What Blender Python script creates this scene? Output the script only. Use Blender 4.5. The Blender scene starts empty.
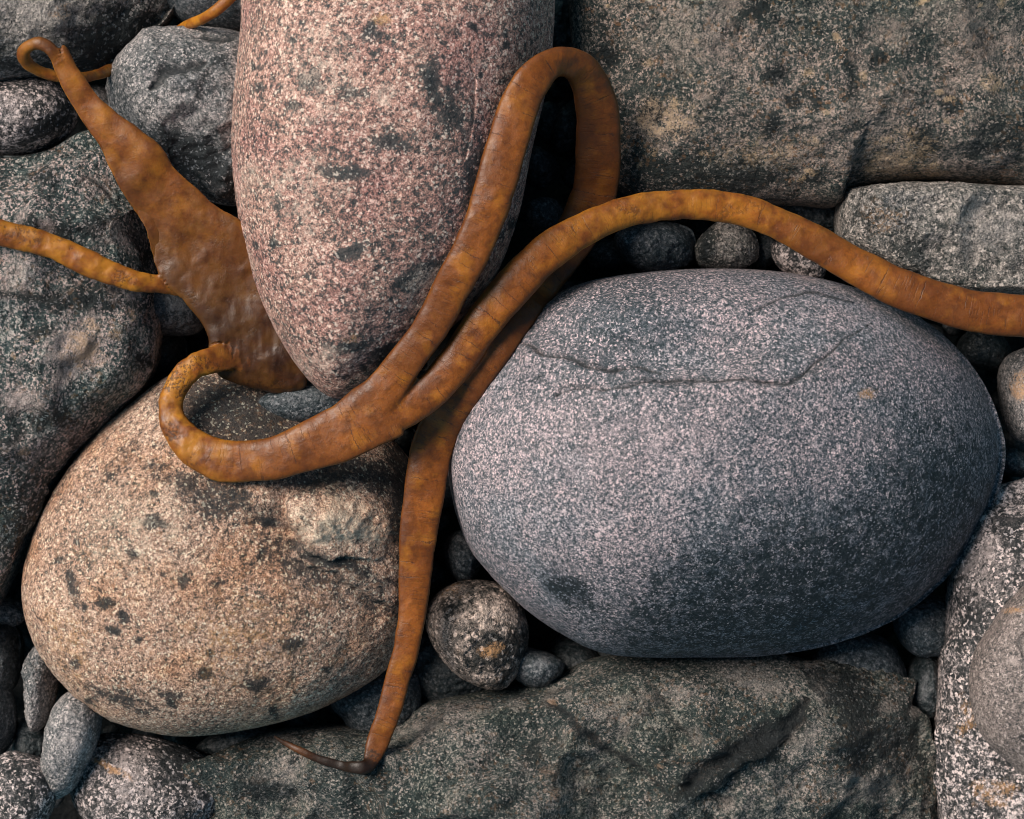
import bpy, bmesh, math, random
import numpy as np
from mathutils import kdtree, Vector

S = 0.001          # one unit of the layout = 1 mm on the beach
H = 2.6            # camera height
CX, CY = 512.0, 409.5
random.seed(3)
rng = np.random.default_rng(11)
scene = bpy.context.scene
col = scene.collection

# ------------------------------------------------------------------ noise
_perm = rng.permutation(256); _perm = np.concatenate([_perm]*3)
_g = rng.normal(size=(256, 3)); _g /= np.linalg.norm(_g, axis=1)[:, None]
def pnoise(p):
    i = np.floor(p).astype(np.int64); f = p - i; i &= 255
    u = f*f*f*(f*(f*6-15)+10)
    out = 0
    for dx in (0, 1):
        wx = u[:, 0] if dx else 1-u[:, 0]
        for dy in (0, 1):
            wy = u[:, 1] if dy else 1-u[:, 1]
            for dz in (0, 1):
                wz = u[:, 2] if dz else 1-u[:, 2]
                h = _perm[_perm[_perm[(i[:, 0]+dx) & 255]+((i[:, 1]+dy) & 255)]+((i[:, 2]+dz) & 255)]
                out = out + wx*wy*wz*((f-np.array([dx, dy, dz]))*_g[h]).sum(1)
    return out
def fbm(p, octv=4, gain=.5, ridge=False):
    a, t, q = 1.0, 0, p.copy()
    for _ in range(octv):
        n = pnoise(q)
        if ridge: n = .35-np.abs(n)*1.4
        t = t + a*n; a *= gain; q = q*2.03+17.3
    return t

def P(px, py, z):
    k = S*(H-z)/H
    return (px-CX)*k, (CY-py)*k, z
def toPx(v):
    k = S*(H-v[:, 2])/H
    return np.stack([v[:, 0]/k+CX, CY-v[:, 1]/k], 1)

_ico = {}
def ico(n):
    if n not in _ico:
        bm = bmesh.new(); bmesh.ops.create_icosphere(bm, subdivisions=n, radius=1)
        me = bpy.data.meshes.new('t'); bm.to_mesh(me); bm.free()
        v = np.empty(len(me.vertices)*3); me.vertices.foreach_get('co', v)
        f = np.empty(len(me.polygons)*3, dtype=np.int32); me.loops.foreach_get('vertex_index', f)
        bpy.data.meshes.remove(me)
        v = v.reshape(-1, 3); v /= np.linalg.norm(v, axis=1)[:, None]
        _ico[n] = (v, f)
    return _ico[n]

def mesh_tri(name, v, f):
    me = bpy.data.meshes.new(name)
    me.vertices.add(len(v)); me.vertices.foreach_set('co', np.ascontiguousarray(v, dtype=np.float32).ravel())
    f = np.asarray(f, dtype=np.int32).ravel()
    me.loops.add(len(f)); me.loops.foreach_set('vertex_index', f)
    n = len(f)//3
    me.polygons.add(n); me.polygons.foreach_set('loop_start', np.arange(0, n*3, 3, dtype=np.int32))
    me.update(calc_edges=True); me.validate()
    me.polygons.foreach_set('use_smooth', np.ones(len(me.polygons), dtype=bool))
    return me
def attr(me, name, a):
    at = me.attributes.new(name, 'FLOAT', 'POINT'); at.data.foreach_set('value', np.ascontiguousarray(a, dtype=np.float32))

def crom(pts, n=12, closed=False):
    p = np.array(pts, float); m = len(p); out = []
    rngi = range(m) if closed else range(m-1)
    for i in rngi:
        if closed: a, b, c, d = p[(i-1) % m], p[i], p[(i+1) % m], p[(i+2) % m]
        else: a, b, c, d = p[max(i-1, 0)], p[i], p[i+1], p[min(i+2, m-1)]
        for k in range(n):
            t = k/n
            out.append(.5*((2*b)+(-a+c)*t+(2*a-5*b+4*c-d)*t*t+(-a+3*b-3*c+d)*t**3))
    if not closed: out.append(p[-1])
    return np.array(out)

def seg_dist(q, line):
    """distance to polyline, signed by side (positive = right of travel on the picture)"""
    best = np.full(len(q), 1e9); sg = np.zeros(len(q)); tt = np.zeros(len(q))
    L = len(line)-1
    for i in range(L):
        a, b = line[i], line[i+1]; ab = b-a
        t = np.clip(((q-a)@ab)/(ab@ab+1e-9), 0, 1)
        d = q-(a+t[:, None]*ab); dist = np.hypot(d[:, 0], d[:, 1])
        s = np.sign(ab[0]*d[:, 1]-ab[1]*d[:, 0])
        m = dist < best
        best[m] = dist[m]; sg[m] = s[m]; tt[m] = (i+t[m])/L
    return best, sg, tt

def chips(p, size, amp, seed, ax3=(1, 1, 1)):
    """broken-rock relief: scalloped facets that meet in crisp ridges"""
    r = np.random.default_rng(seed); q = p*np.array(ax3)
    q = q+np.stack([fbm(p*1.1/size+seed+a, 3) for a in (0, 40, 80)], 1)*size*.38
    lo, hi = q[:, :2].min(0)-size, q[:, :2].max(0)+size
    n = int(max(6, (hi-lo).prod()/size**2*1.3)); sd = r.uniform(lo, hi, (n, 2)); g = r.normal(size=(n, 2))*.75; h = r.uniform(0, .8, n)
    best = np.full(len(p), 9.)
    for i in range(n):
        d = (q[:, :2]-sd[i])/size
        best = np.minimum(best, h[i]+d@g[i]+1.1*(d*d).sum(1))
    return best*amp

def sstep(x): x = np.clip(x, 0, 1); return x*x*(3-2*x)

HM = np.full((230, 280), -1.0)   # top heights, 5 mm cells, offset 150
def hm_add(v):
    q = toPx(v); ix = ((q[:, 0]+150)/5).astype(int); iy = ((q[:, 1]+150)/5).astype(int)
    m = (ix >= 0) & (iy >= 0) & (ix < 280) & (iy < 230)
    np.maximum.at(HM, (iy[m], ix[m]), v[m, 2])
def hm_get(x, y):
    ix = int((x+150)/5); iy = int((y+150)/5)
    if 0 <= ix < 280 and 0 <= iy < 230: return HM[iy, ix]
    return -1

# ------------------------------------------------------------------ node helpers
def nd(nt, t, **kw):
    n = nt.nodes.new(t)
    for k, v in kw.items():
        if k in n.inputs.keys(): n.inputs[k].default_value = v
        else: setattr(n, k, v)
    return n
def math_(nt, op, a, b=None, clamp=False):
    n = nt.nodes.new('ShaderNodeMath'); n.operation = op; n.use_clamp = clamp
    for i, x in enumerate((a, b)):
        if x is None: continue
        if isinstance(x, (int, float)): n.inputs[i].default_value = x
        else: nt.links.new(x, n.inputs[i])
    return n.outputs[0]
def mapr(nt, x, a, b, c=0., d=1., smooth=False):
    n = nt.nodes.new('ShaderNodeMapRange'); n.clamp = True
    if smooth: n.interpolation_type = 'SMOOTHSTEP'
    nt.links.new(x, n.inputs[0])
    for i, v in zip((1, 2, 3, 4), (a, b, c, d)): n.inputs[i].default_value = v
    return n.outputs[0]
def mix(nt, fac, a, b, blend='MIX'):
    n = nt.nodes.new('ShaderNodeMix'); n.data_type = 'RGBA'; n.blend_type = blend
    for s, x in ((n.inputs['Factor'], fac), (n.inputs[6], a), (n.inputs[7], b)):
        if isinstance(x, (int, float)): s.default_value = x
        elif isinstance(x, (tuple, list)): s.default_value = (*x, 1) if len(x) == 3 else x
        else: nt.links.new(x, s)
    return n.outputs[2]
def noise(nt, vec, scale, detail=4, rough=.6, dist=0.):
    n = nt.nodes.new('ShaderNodeTexNoise'); nt.links.new(vec, n.inputs['Vector'])
    n.inputs['Scale'].default_value = scale; n.inputs['Detail'].default_value = detail
    n.inputs['Roughness'].default_value = rough; n.inputs['Distortion'].default_value = dist
    return n.outputs['Fac']
def voro(nt, vec, scale, feature='F1'):
    n = nt.nodes.new('ShaderNodeTexVoronoi'); n.feature = feature; nt.links.new(vec, n.inputs['Vector'])
    n.inputs['Scale'].default_value = scale
    return n

def stone_mat(name, dark, mid, light, grain=330, fleck=.5, clot=.35, clot_scale=60, clot_col=None, patch=.5,
              patch_scale=9, patch_col=None, bump=.6, rough=.72, warm=(.62, .33, .14), spec=.5, bdist=.0022, contrast=1.0, stretch=(1, 1, 1), rust=0):
    m = bpy.data.materials.new(name); m.use_nodes = True; nt = m.node_tree; nt.nodes.clear()
    out = nd(nt, 'ShaderNodeOutputMaterial'); b = nd(nt, 'ShaderNodeBsdfPrincipled')
    nt.links.new(b.outputs[0], out.inputs[0])
    tc = nd(nt, 'ShaderNodeTexCoord'); oi = nd(nt, 'ShaderNodeObjectInfo')
    mp = nd(nt, 'ShaderNodeMapping'); mp.inputs['Scale'].default_value = stretch
    nt.links.new(tc.outputs['Object'], mp.inputs[0])
    off = nd(nt, 'ShaderNodeVectorMath', operation='ADD'); nt.links.new(mp.outputs[0], off.inputs[0])
    rnd = math_(nt, 'MULTIPLY', oi.outputs['Random'], 7.0); nt.links.new(rnd, off.inputs[1])
    V = off.outputs[0]
    # crystals
    grain *= 1.85; dark = (dark[0]*.50, dark[1]*.68, dark[2]*.68); light = tuple(min(.92, x*1.12) for x in light); contrast *= 1.25
    dn = nd(nt, 'ShaderNodeTexNoise'); nt.links.new(V, dn.inputs['Vector']); dn.inputs['Scale'].default_value = grain*.7; dn.inputs['Detail'].default_value = 2
    ds = nd(nt, 'ShaderNodeVectorMath', operation='SUBTRACT'); nt.links.new(dn.outputs['Color'], ds.inputs[0]); ds.inputs[1].default_value = (.5, .5, .5)
    dm = nd(nt, 'ShaderNodeVectorMath', operation='SCALE'); nt.links.new(ds.outputs[0], dm.inputs[0]); dm.inputs['Scale'].default_value = 2.6/grain
    da = nd(nt, 'ShaderNodeVectorMath', operation='ADD'); nt.links.new(V, da.inputs[0]); nt.links.new(dm.outputs[0], da.inputs[1])
    V0 = V; V = da.outputs[0]
    vo = voro(nt, V, grain); sep = nd(nt, 'ShaderNodeSeparateColor'); nt.links.new(vo.outputs['Color'], sep.inputs[0])
    vo2 = voro(nt, V, grain*.5); sep2 = nd(nt, 'ShaderNodeSeparateColor'); nt.links.new(vo2.outputs['Color'], sep2.inputs[0])
    n1 = noise(nt, V0, grain*.42, 5, .8)
    g = math_(nt, 'ADD', math_(nt, 'MULTIPLY', sep.outputs[0], .28), math_(nt, 'MULTIPLY', sep2.outputs[1], .22))
    g = math_(nt, 'ADD', g, math_(nt, 'MULTIPLY', mapr(nt, n1, .32, .68), .48))
    V = V0
    big = noise(nt, V, patch_scale, 4, .6)
    bigc = mapr(nt, big, .3, .7, -.5, .5)
    g = math_(nt, 'ADD', g, math_(nt, 'MULTIPLY', bigc, patch*.5))
    lo, hi = .5-.34/contrast, .5+.36/contrast
    ramp = nd(nt, 'ShaderNodeValToRGB'); nt.links.new(g, ramp.inputs[0])
    e = ramp.color_ramp.elements
    e[0].position = max(lo, 0); e[0].color = (*dark, 1); e[1].position = min(hi, 1); e[1].color = (*light, 1)
    x = e.new(.5); x.color = (*mid, 1)
    c = ramp.outputs[0]
    pit = noise(nt, V0, grain*1.25, 3, .7)
    c = mix(nt, mapr(nt, pit, .50, .62, 0, .72), c, tuple(x*.8 for x in dark))
    c = mix(nt, mapr(nt, pit, .40, .31, 0, .45), c, light)
    # dark mineral clots
    cn = noise(nt, V, clot_scale, 5, .7); cn2 = noise(nt, V, clot_scale*2.7, 4, .75)
    cl = math_(nt, 'ADD', math_(nt, 'MULTIPLY', cn, .55), math_(nt, 'MULTIPLY', cn2, .45))
    dk = nd(nt, 'ShaderNodeAttribute', attribute_name='dk')
    cl = math_(nt, 'ADD', cl, math_(nt, 'MULTIPLY', dk.outputs['Fac'], .22))
    th = .64-.17*clot
    clf = mapr(nt, cl, th, th+.045)
    cc = clot_col or tuple(d*.75 for d in dark)
    c = mix(nt, math_(nt, 'MULTIPLY', clf, .85), c, cc)
    # pale flecks
    fl = voro(nt, da.outputs[0], grain*.8); sp = nd(nt, 'ShaderNodeSeparateColor'); nt.links.new(fl.outputs['Color'], sp.inputs[0])
    fm = math_(nt, 'GREATER_THAN', sp.outputs[2], 1-.16*fleck)
    c = mix(nt, math_(nt, 'MULTIPLY', fm, .7), c, tuple(min(1, l*1.25) for l in light))
    if rust:
        rm = math_(nt, 'MULTIPLY', mapr(nt, sep2.outputs[0], .84, .90), mapr(nt, noise(nt, V0, 22, 3, .6), .42, .58))
        c = mix(nt, math_(nt, 'MULTIPLY', rm, rust), c, (.42, .19, .075))
    # hue patches
    if patch_col:
        pn = noise(nt, V, patch_scale*1.7, 5, .65)
        c = mix(nt, mapr(nt, pn, .47, .66, 0, .75), c, patch_col, 'MULTIPLY')
    # authored patches (attributes carry where the mineral changes, plus some painted shade and a glint)
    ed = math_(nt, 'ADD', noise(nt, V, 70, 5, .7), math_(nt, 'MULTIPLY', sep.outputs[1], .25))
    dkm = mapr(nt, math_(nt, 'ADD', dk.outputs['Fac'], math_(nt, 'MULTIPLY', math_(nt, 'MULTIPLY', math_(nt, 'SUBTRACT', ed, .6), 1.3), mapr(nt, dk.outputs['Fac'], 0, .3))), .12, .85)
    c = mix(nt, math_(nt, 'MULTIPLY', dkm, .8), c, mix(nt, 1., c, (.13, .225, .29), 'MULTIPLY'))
    lt = nd(nt, 'ShaderNodeAttribute', attribute_name='lt')
    ltm = mapr(nt, math_(nt, 'ADD', lt.outputs['Fac'], math_(nt, 'MULTIPLY', math_(nt, 'MULTIPLY', math_(nt, 'SUBTRACT', ed, .6), 2.4), mapr(nt, lt.outputs['Fac'], 0, .25))), .15, .8)
    c = mix(nt, math_(nt, 'MULTIPLY', ltm, .62), c, mix(nt, mapr(nt, pit, .35, .6, 0, .55), tuple(min(.85, l*1.1) for l in light), mid))
    wm = nd(nt, 'ShaderNodeAttribute', attribute_name='wm')
    wmm = mapr(nt, math_(nt, 'ADD', wm.outputs['Fac'], math_(nt, 'MULTIPLY', math_(nt, 'MULTIPLY', math_(nt, 'SUBTRACT', ed, .6), 2.4), mapr(nt, wm.outputs['Fac'], 0, .25))), .2, .9)
    c = mix(nt, math_(nt, 'MULTIPLY', wmm, .7), c, warm)
    # cracks are dark inside
    ck = nd(nt, 'ShaderNodeAttribute', attribute_name='ck')
    c = mix(nt, mapr(nt, ck.outputs['Fac'], .15, .8, 0, .85), c, (.012, .016, .018))
    nt.links.new(c, b.inputs['Base Color'])
    nt.links.new(mapr(nt, n1, .3, .7, rough+.1, rough-.15), b.inputs['Roughness'])
    b.inputs['Specular IOR Level'].default_value = spec
    # relief: grains, pits, undulation
    h1 = math_(nt, 'MULTIPLY', noise(nt, V, grain*.75, 3, .7), .9)
    h2 = math_(nt, 'MULTIPLY', noise(nt, V, grain*.22, 4, .65), 1.6)
    h3 = math_(nt, 'MULTIPLY', clf, -.35)
    hh = math_(nt, 'ADD', math_(nt, 'ADD', h1, h2), h3)
    bp = nd(nt, 'ShaderNodeBump'); bp.inputs['Strength'].default_value = bump; bp.inputs['Distance'].default_value = bdist
    nt.links.new(hh, bp.inputs['Height']); nt.links.new(bp.outputs[0], b.inputs['Normal'])
    return m

M = {}
M['pink'] = stone_mat('pink_granite', (.10, .08, .08), (.53, .265, .205), (.90, .58, .475), grain=330, clot=.74, clot_scale=120, clot_col=(.030, .045, .048), patch=.35, patch_col=(.90, .74, .80), fleck=.5, contrast=1.1)
M['blue'] = stone_mat('blue_grey_granite', (.032, .050, .060), (.138, .142, .163), (.67, .51, .515), grain=430, clot=.12, clot_scale=90, patch=.3, patch_scale=6, patch_col=(.62, .80, .86), fleck=.5, contrast=1.15, bump=.5)
M['peach'] = stone_mat('peach_granite', (.11, .080, .065), (.52, .30, .21), (.90, .61, .465), rust=.3, grain=360, clot=.52, clot_scale=105, clot_col=(.04, .035, .035), patch=.35, patch_col=(.92, .72, .55), fleck=.45, bump=.7, contrast=1.1)
M['teal'] = stone_mat('green_grey_gneiss', (.018, .032, .034), (.070, .108, .106), (.64, .49, .45), rust=.3, contrast=1.1, grain=330, clot=.5, clot_scale=45, patch=.75, patch_scale=11, patch_col=(.55, .85, .84), fleck=1., bump=1, bdist=.0042, warm=(.62, .40, .24))
M['slab'] = stone_mat('weathered_grey_rock', (.018, .034, .033), (.062, .076, .068), (.46, .345, .29), rust=.38, contrast=1.1, grain=340, clot=.5, clot_scale=40, patch=.6, patch_scale=8, patch_col=(.6, .75, .74), fleck=.6, bump=1, bdist=.0042, warm=(.66, .46, .28))
M['slab_pale'] = stone_mat('pale_speckled_rock', (.045, .05, .048), (.24, .22, .20), (.58, .50, .45), grain=300, clot=.5, clot_scale=60, patch=.5, fleck=.6, bump=1, bdist=.0042)
M['dark_rock'] = stone_mat('dark_olive_rock', (.012, .026, .026), (.044, .068, .064), (.44, .37, .33), rust=.22, grain=360, clot=.45, clot_scale=30, patch=.75, patch_scale=10, patch_col=(.65, .8, .72), fleck=.5, bump=1, bdist=.0042, warm=(.4, .25, .16))
M['speck'] = stone_mat('black_white_speckled', (.018, .02, .022), (.12, .11, .11), (.68, .56, .53), grain=260, clot=.75, clot_scale=70, patch=.4, fleck=.7, bump=.8, contrast=1.3)
M['greyround'] = stone_mat('mottled_grey_granite', (.035, .042, .047), (.19, .185, .185), (.50, .44, .42), grain=380, clot=.35, clot_scale=50, patch=.5, patch_scale=14, fleck=.5, bump=.6)
M['bluedark'] = stone_mat('dark_blue_basalt', (.014, .024, .03), (.045, .06, .07), (.20, .20, .21), grain=330, clot=.3, patch=.5, patch_scale=14, fleck=.25, bump=.5, rough=.6)
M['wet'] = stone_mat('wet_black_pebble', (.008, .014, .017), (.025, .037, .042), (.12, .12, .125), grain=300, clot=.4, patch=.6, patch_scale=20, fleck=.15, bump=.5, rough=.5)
M['brown'] = stone_mat('brown_pink_stone', (.05, .042, .042), (.20, .155, .14), (.42, .34, .31), grain=380, clot=.3, clot_scale=50, patch=.4, patch_scale=14, fleck=.3, bump=.4, rough=.65)

M['mottle'] = stone_mat('cream_black_mottled', (.02, .022, .02), (.27, .22, .19), (.72, .56, .48), rust=.1, grain=210, clot=.7, clot_scale=42, patch=.6, patch_scale=18, fleck=.5, bump=.9, bdist=.004)
# ------------------------------------------------------------------ stones
def spots(n, x0, y0, x1, y1, kind, r0, r1, am, seed):
    r = random.Random(seed)
    return [(kind, r.uniform(x0, x1), r.uniform(y0, y1), (q := r.uniform(r0, r1)), q*r.uniform(.5, .9), r.uniform(0, 180), am*r.uniform(.6, 1)) for _ in range(n)]
def stone(name, label, outline, zc, hup, hdn, mat, pr=1., pz=1., sub=7, amp=.006, nscale=9., tilt=(0, 0), feats=(), planes=(), fine=.0006, group=None, cat='stone', seed=None, rough=False, k=.003, chip=0, cha=1.):
    v, f = ico(sub)
    o = crom(outline, 10, True)
    xs, ys, _ = P(o[:, 0], o[:, 1], zc)
    pts = np.stack([xs, ys], 1)
    # area-weighted centre and moments
    a = pts; b = np.roll(pts, -1, 0); cr = a[:, 0]*b[:, 1]-b[:, 0]*a[:, 1]; A = cr.sum()/2
    c = ((a+b)*cr[:, None]).sum(0)/(6*A)
    q = pts-c; a = q; b = np.roll(q, -1, 0)
    Mx = np.zeros((2, 2))
    for i in range(2):
        for j in range(2):
            Mx[i, j] = (cr_ := (a[:, 0]*b[:, 1]-b[:, 0]*a[:, 1]))@(2*a[:, i]*a[:, j]+2*b[:, i]*b[:, j]+a[:, i]*b[:, j]+b[:, i]*a[:, j])/24
    Mx /= A
    w, U = np.linalg.eigh(Mx); ax = 2*np.sqrt(w)
    wq = (q@U)/ax
    th = np.arctan2(wq[:, 1], wq[:, 0]); r = np.hypot(wq[:, 0], wq[:, 1])
    od = np.argsort(th); th, r = th[od], r[od]
    th = np.concatenate([th-2*np.pi, th, th+2*np.pi]); r = np.concatenate([r]*3)
    d = v.copy()
    rho = np.hypot(d[:, 0], d[:, 1]); t = np.arctan2(d[:, 1], d[:, 0])
    rr = np.interp(t, th, r)
    R = rho**pr
    wgt = sstep((R-.15)/.75)
    Rf = R*(1+(rr-1)*wgt)
    loc = np.stack([Rf*np.cos(t)*ax[0], Rf*np.sin(t)*ax[1]], 1)@U.T
    zz = np.sign(d[:, 2])*np.abs(d[:, 2])**pz
    z = np.where(zz > 0, zz*hup, zz*hdn)
    up = np.clip(d[:, 2], 0, 1); upm = sstep(up/.25)
    xy = loc+c
    z = z + zc + upm*(tilt[0]*loc[:, 0]+tilt[1]*loc[:, 1])
    sd = (hash(label) if seed is None else seed)
    sd = (sum(ord(ch)*(i+1) for i, ch in enumerate(label)) if seed is None else seed) % 97
    p3 = np.stack([xy[:, 0], xy[:, 1], z], 1)
    # flat broken faces: soft minimum with planes
    px = toPx(p3)
    for (x0, y0, z0, gx, gy) in planes:
        pl = z0+gx*(px[:, 0]-x0)*S+gy*(px[:, 1]-y0)*S+fbm(p3*14+sd, 3)*.004
        hgt = np.clip((z-zc)/.02, 0, 1)
        dd = z-pl
        zn = np.where(dd > k, pl, np.where(dd > -k, z-(dd+k)**2/(4*k), z))
        z = np.where(hgt > 0, z+(zn-z)*hgt, z)
        z = np.maximum(z, np.minimum(p3[:, 2], zc))
    p3[:, 2] = z
    dirn = d/np.array([1, 1, 1]); dirn = np.stack([d[:, 0]*hup/ax[0], d[:, 1]*hup/ax[1], d[:, 2]], 1)
    dirn /= np.linalg.norm(dirn, axis=1)[:, None]+1e-9
    lim = .25+.75*upm
    n = fbm(p3*nscale+sd*1.7, 4)*amp*lim
    n = n + fbm(p3*nscale*9+sd, 4, .6)*fine*3*(.4+.6*upm)
    if rough:
        wq3 = p3+np.stack([fbm(p3*nscale*2+sd+a_, 2) for a_ in (3, 9, 27)], 1)*.03
        n = n + fbm(wq3*nscale*np.array([1.6, 2.6, 2])+sd, 5, .52, True)*amp*.75*lim + fbm(wq3*nscale*7+sd, 5, .62, True)*amp*.20*(.3+.7*upm)
        if chip:
            keep = sstep(fbm(p3*10+sd+5, 3)*1.6+.75)
            tp = up > .001
            n[tp] += ((chips(p3[tp], chip, chip*.34, sd)*(.4+.6*keep[tp])+chips(p3[tp], chip*.3, chip*.085, sd+1)*keep[tp])-chip*.22)*upm[tp]*cha
    # features
    N = len(v); dk = np.zeros(N); lt = np.zeros(N); wm = np.zeros(N); ck = np.zeros(N)
    px = toPx(p3); top = up > .02
    jit = np.stack([fbm(p3*28+5+sd, 4), fbm(p3*28+50+sd, 4)], 1)
    for ft in feats:
        kd = ft[0]
        if kd == 'rgh':
            _, x, y, rx, ry, rot, am = ft
            u = px+jit*14-np.array([x, y]); ca, sa = math.cos(math.radians(rot)), math.sin(math.radians(rot))
            e = ((u[:, 0]*ca+u[:, 1]*sa)/rx)**2+((-u[:, 0]*sa+u[:, 1]*ca)/ry)**2
            mm = top & (e < 4); n[mm] += np.exp(-e[mm]**1.3)*(fbm(p3[mm]*75+sd, 4, .6, True)+chips(p3[mm], .022, 1., sd+3)*.8-.4)*am*S
        elif kd in ('bump', 'dk', 'lt', 'wm'):
            _, x, y, rx, ry, rot, am = ft
            u = px+jit*(14 if kd != 'bump' else 7)*np.sqrt(min(rx, ry)/20)-np.array([x, y]); ca, sa = math.cos(math.radians(rot)), math.sin(math.radians(rot))
            e = ((u[:, 0]*ca+u[:, 1]*sa)/rx)**2+((-u[:, 0]*sa+u[:, 1]*ca)/ry)**2
            if kd == 'bump':
                gsn = np.exp(-e**1.4)*top
                n = n+gsn*am*S
            else:
                gsn = np.exp(-e**1.3)*top*am
                if kd == 'dk': dk = np.maximum(dk, gsn) if am > 0 else dk
                elif kd == 'lt': lt = np.maximum(lt, gsn)
                else: wm = np.maximum(wm, gsn)
        elif kd == 'crack':
            _, ln, wd, dp = ft
            dist, sg, tt = seg_dist(px+jit*3, np.array(ln, float))
            ww = wd*(.35+.9*np.sin(np.pi*np.clip(tt, .02, .98))**.5)*(1+1.0*fbm(p3*60+9, 2))
            gsn = np.exp(-(dist/np.maximum(ww, .4))**2)*top
            n = n-gsn*dp*S
            ck = np.maximum(ck, gsn*min(1, dp/5))
        elif kd == 'step':     # one side raised, falling off away from the line
            _, ln, wd, fall, hg = ft
            dist, sg, tt = seg_dist(px+jit*12, crom(ln, 5))
            sd_ = dist*sg
            endf = sstep(tt/.15)*sstep((1-tt)/.15)
            prof = sstep(sd_/wd+.5)*np.exp(-np.clip(sd_, 0, None)/fall)
            n = n+prof*hg*S*top*endf
            ck = np.maximum(ck, .5*np.exp(-((sd_+wd*.3)/(wd*.5))**2)*top*endf)
    p3 = p3+dirn*n[:, None]
    me = mesh_tri(name, p3-np.array([c[0], c[1], zc]), f)
    attr(me, 'dk', dk); attr(me, 'lt', lt); attr(me, 'wm', wm); attr(me, 'ck', ck)
    ob = bpy.data.objects.new(name, me); ob.location = (c[0], c[1], zc)
    me.materials.append(M[mat]); col.objects.link(ob)
    ob['label'] = label; ob['category'] = cat
    if group: ob['group'] = group
    hm_add(p3[p3[:, 2] > zc-.01])
    return ob

# the big ones
stone('granite_boulder', 'tall pink granite boulder speckled with black, standing left of the kelp loop',
      [(250,-40),(241,30),(233,110),(233,165),(240,222),(256,290),(285,350),(318,389),(345,399),(385,380),(440,338),(488,288),(516,225),(532,150),(548,80),(554,20),(550,-50),(500,-115),(400,-150),(310,-115)],
      .045, .15, .2, 'pink', pr=.92, pz=.95, sub=8, amp=.007, nscale=7,
      feats=[('dk',372,30,9,6,-50,.9),('dk',308,82,14,10,20,.7),('dk',430,78,8,16,0,.9),('dk',436,100,10,8,0,.8),('dk',350,92,12,7,0,.6),('dk',345,172,26,7,10,.6),('dk',395,142,20,8,0,.6),
             ('dk',292,106,5,5,0,.8),('dk',455,110,14,24,0,.5),('dk',480,170,18,40,15,.6),('dk',425,275,18,10,-20,.8),('dk',405,285,14,7,10,.7),('dk',352,250,16,5,-10,.7),('dk',350,345,26,6,0,.6),('dk',385,355,18,8,-30,.7),
             *spots(40,240,0,540,390,'dk',2,6,.9,4),*spots(10,240,0,540,390,'lt',8,26,.45,5),('lt',320,70,50,60,0,.28),('lt',300,190,40,60,0,.25),('crack',[(468,48),(473,85),(470,120),(462,160)],1.6,3),('bump',480,60,40,90,0,-5),('wm',385,18,12,8,0,.4),('wm',352,336,10,5,0,.4)])
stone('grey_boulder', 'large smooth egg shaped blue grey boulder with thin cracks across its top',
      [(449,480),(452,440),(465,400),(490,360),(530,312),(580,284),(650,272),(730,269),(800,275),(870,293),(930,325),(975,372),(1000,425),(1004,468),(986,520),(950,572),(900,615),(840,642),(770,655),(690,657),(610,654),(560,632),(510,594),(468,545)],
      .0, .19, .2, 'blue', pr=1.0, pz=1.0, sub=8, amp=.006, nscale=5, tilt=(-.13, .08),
      feats=[('crack',[(518,342),(532,346),(545,356),(570,359),(592,367),(612,366),(634,364),(655,372)],1.5,6),('crack',[(556,396),(580,390),(628,389),(652,381),(684,379),(710,382),(742,381),(786,385),(800,378),(815,362),(832,352),(842,341),(870,325)],1.3,5),('crack',[(556,400),(562,388),(600,384)],1.5,3),('crack',[(745,312),(780,298),(815,294),(850,303)],1.8,4),
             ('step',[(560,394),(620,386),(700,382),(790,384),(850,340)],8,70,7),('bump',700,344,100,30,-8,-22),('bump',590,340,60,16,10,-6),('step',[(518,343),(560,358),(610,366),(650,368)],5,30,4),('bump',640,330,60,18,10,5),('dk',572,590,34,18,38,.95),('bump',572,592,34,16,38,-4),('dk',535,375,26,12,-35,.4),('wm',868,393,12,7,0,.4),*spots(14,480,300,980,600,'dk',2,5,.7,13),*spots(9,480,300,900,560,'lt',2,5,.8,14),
             ('lt',620,440,130,60,0,.2),('dk',790,600,260,95,-18,.78),('dk',940,520,80,130,15,.68)])  # last two dk patches: bluer tone with painted shade falloff to lower right
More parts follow.
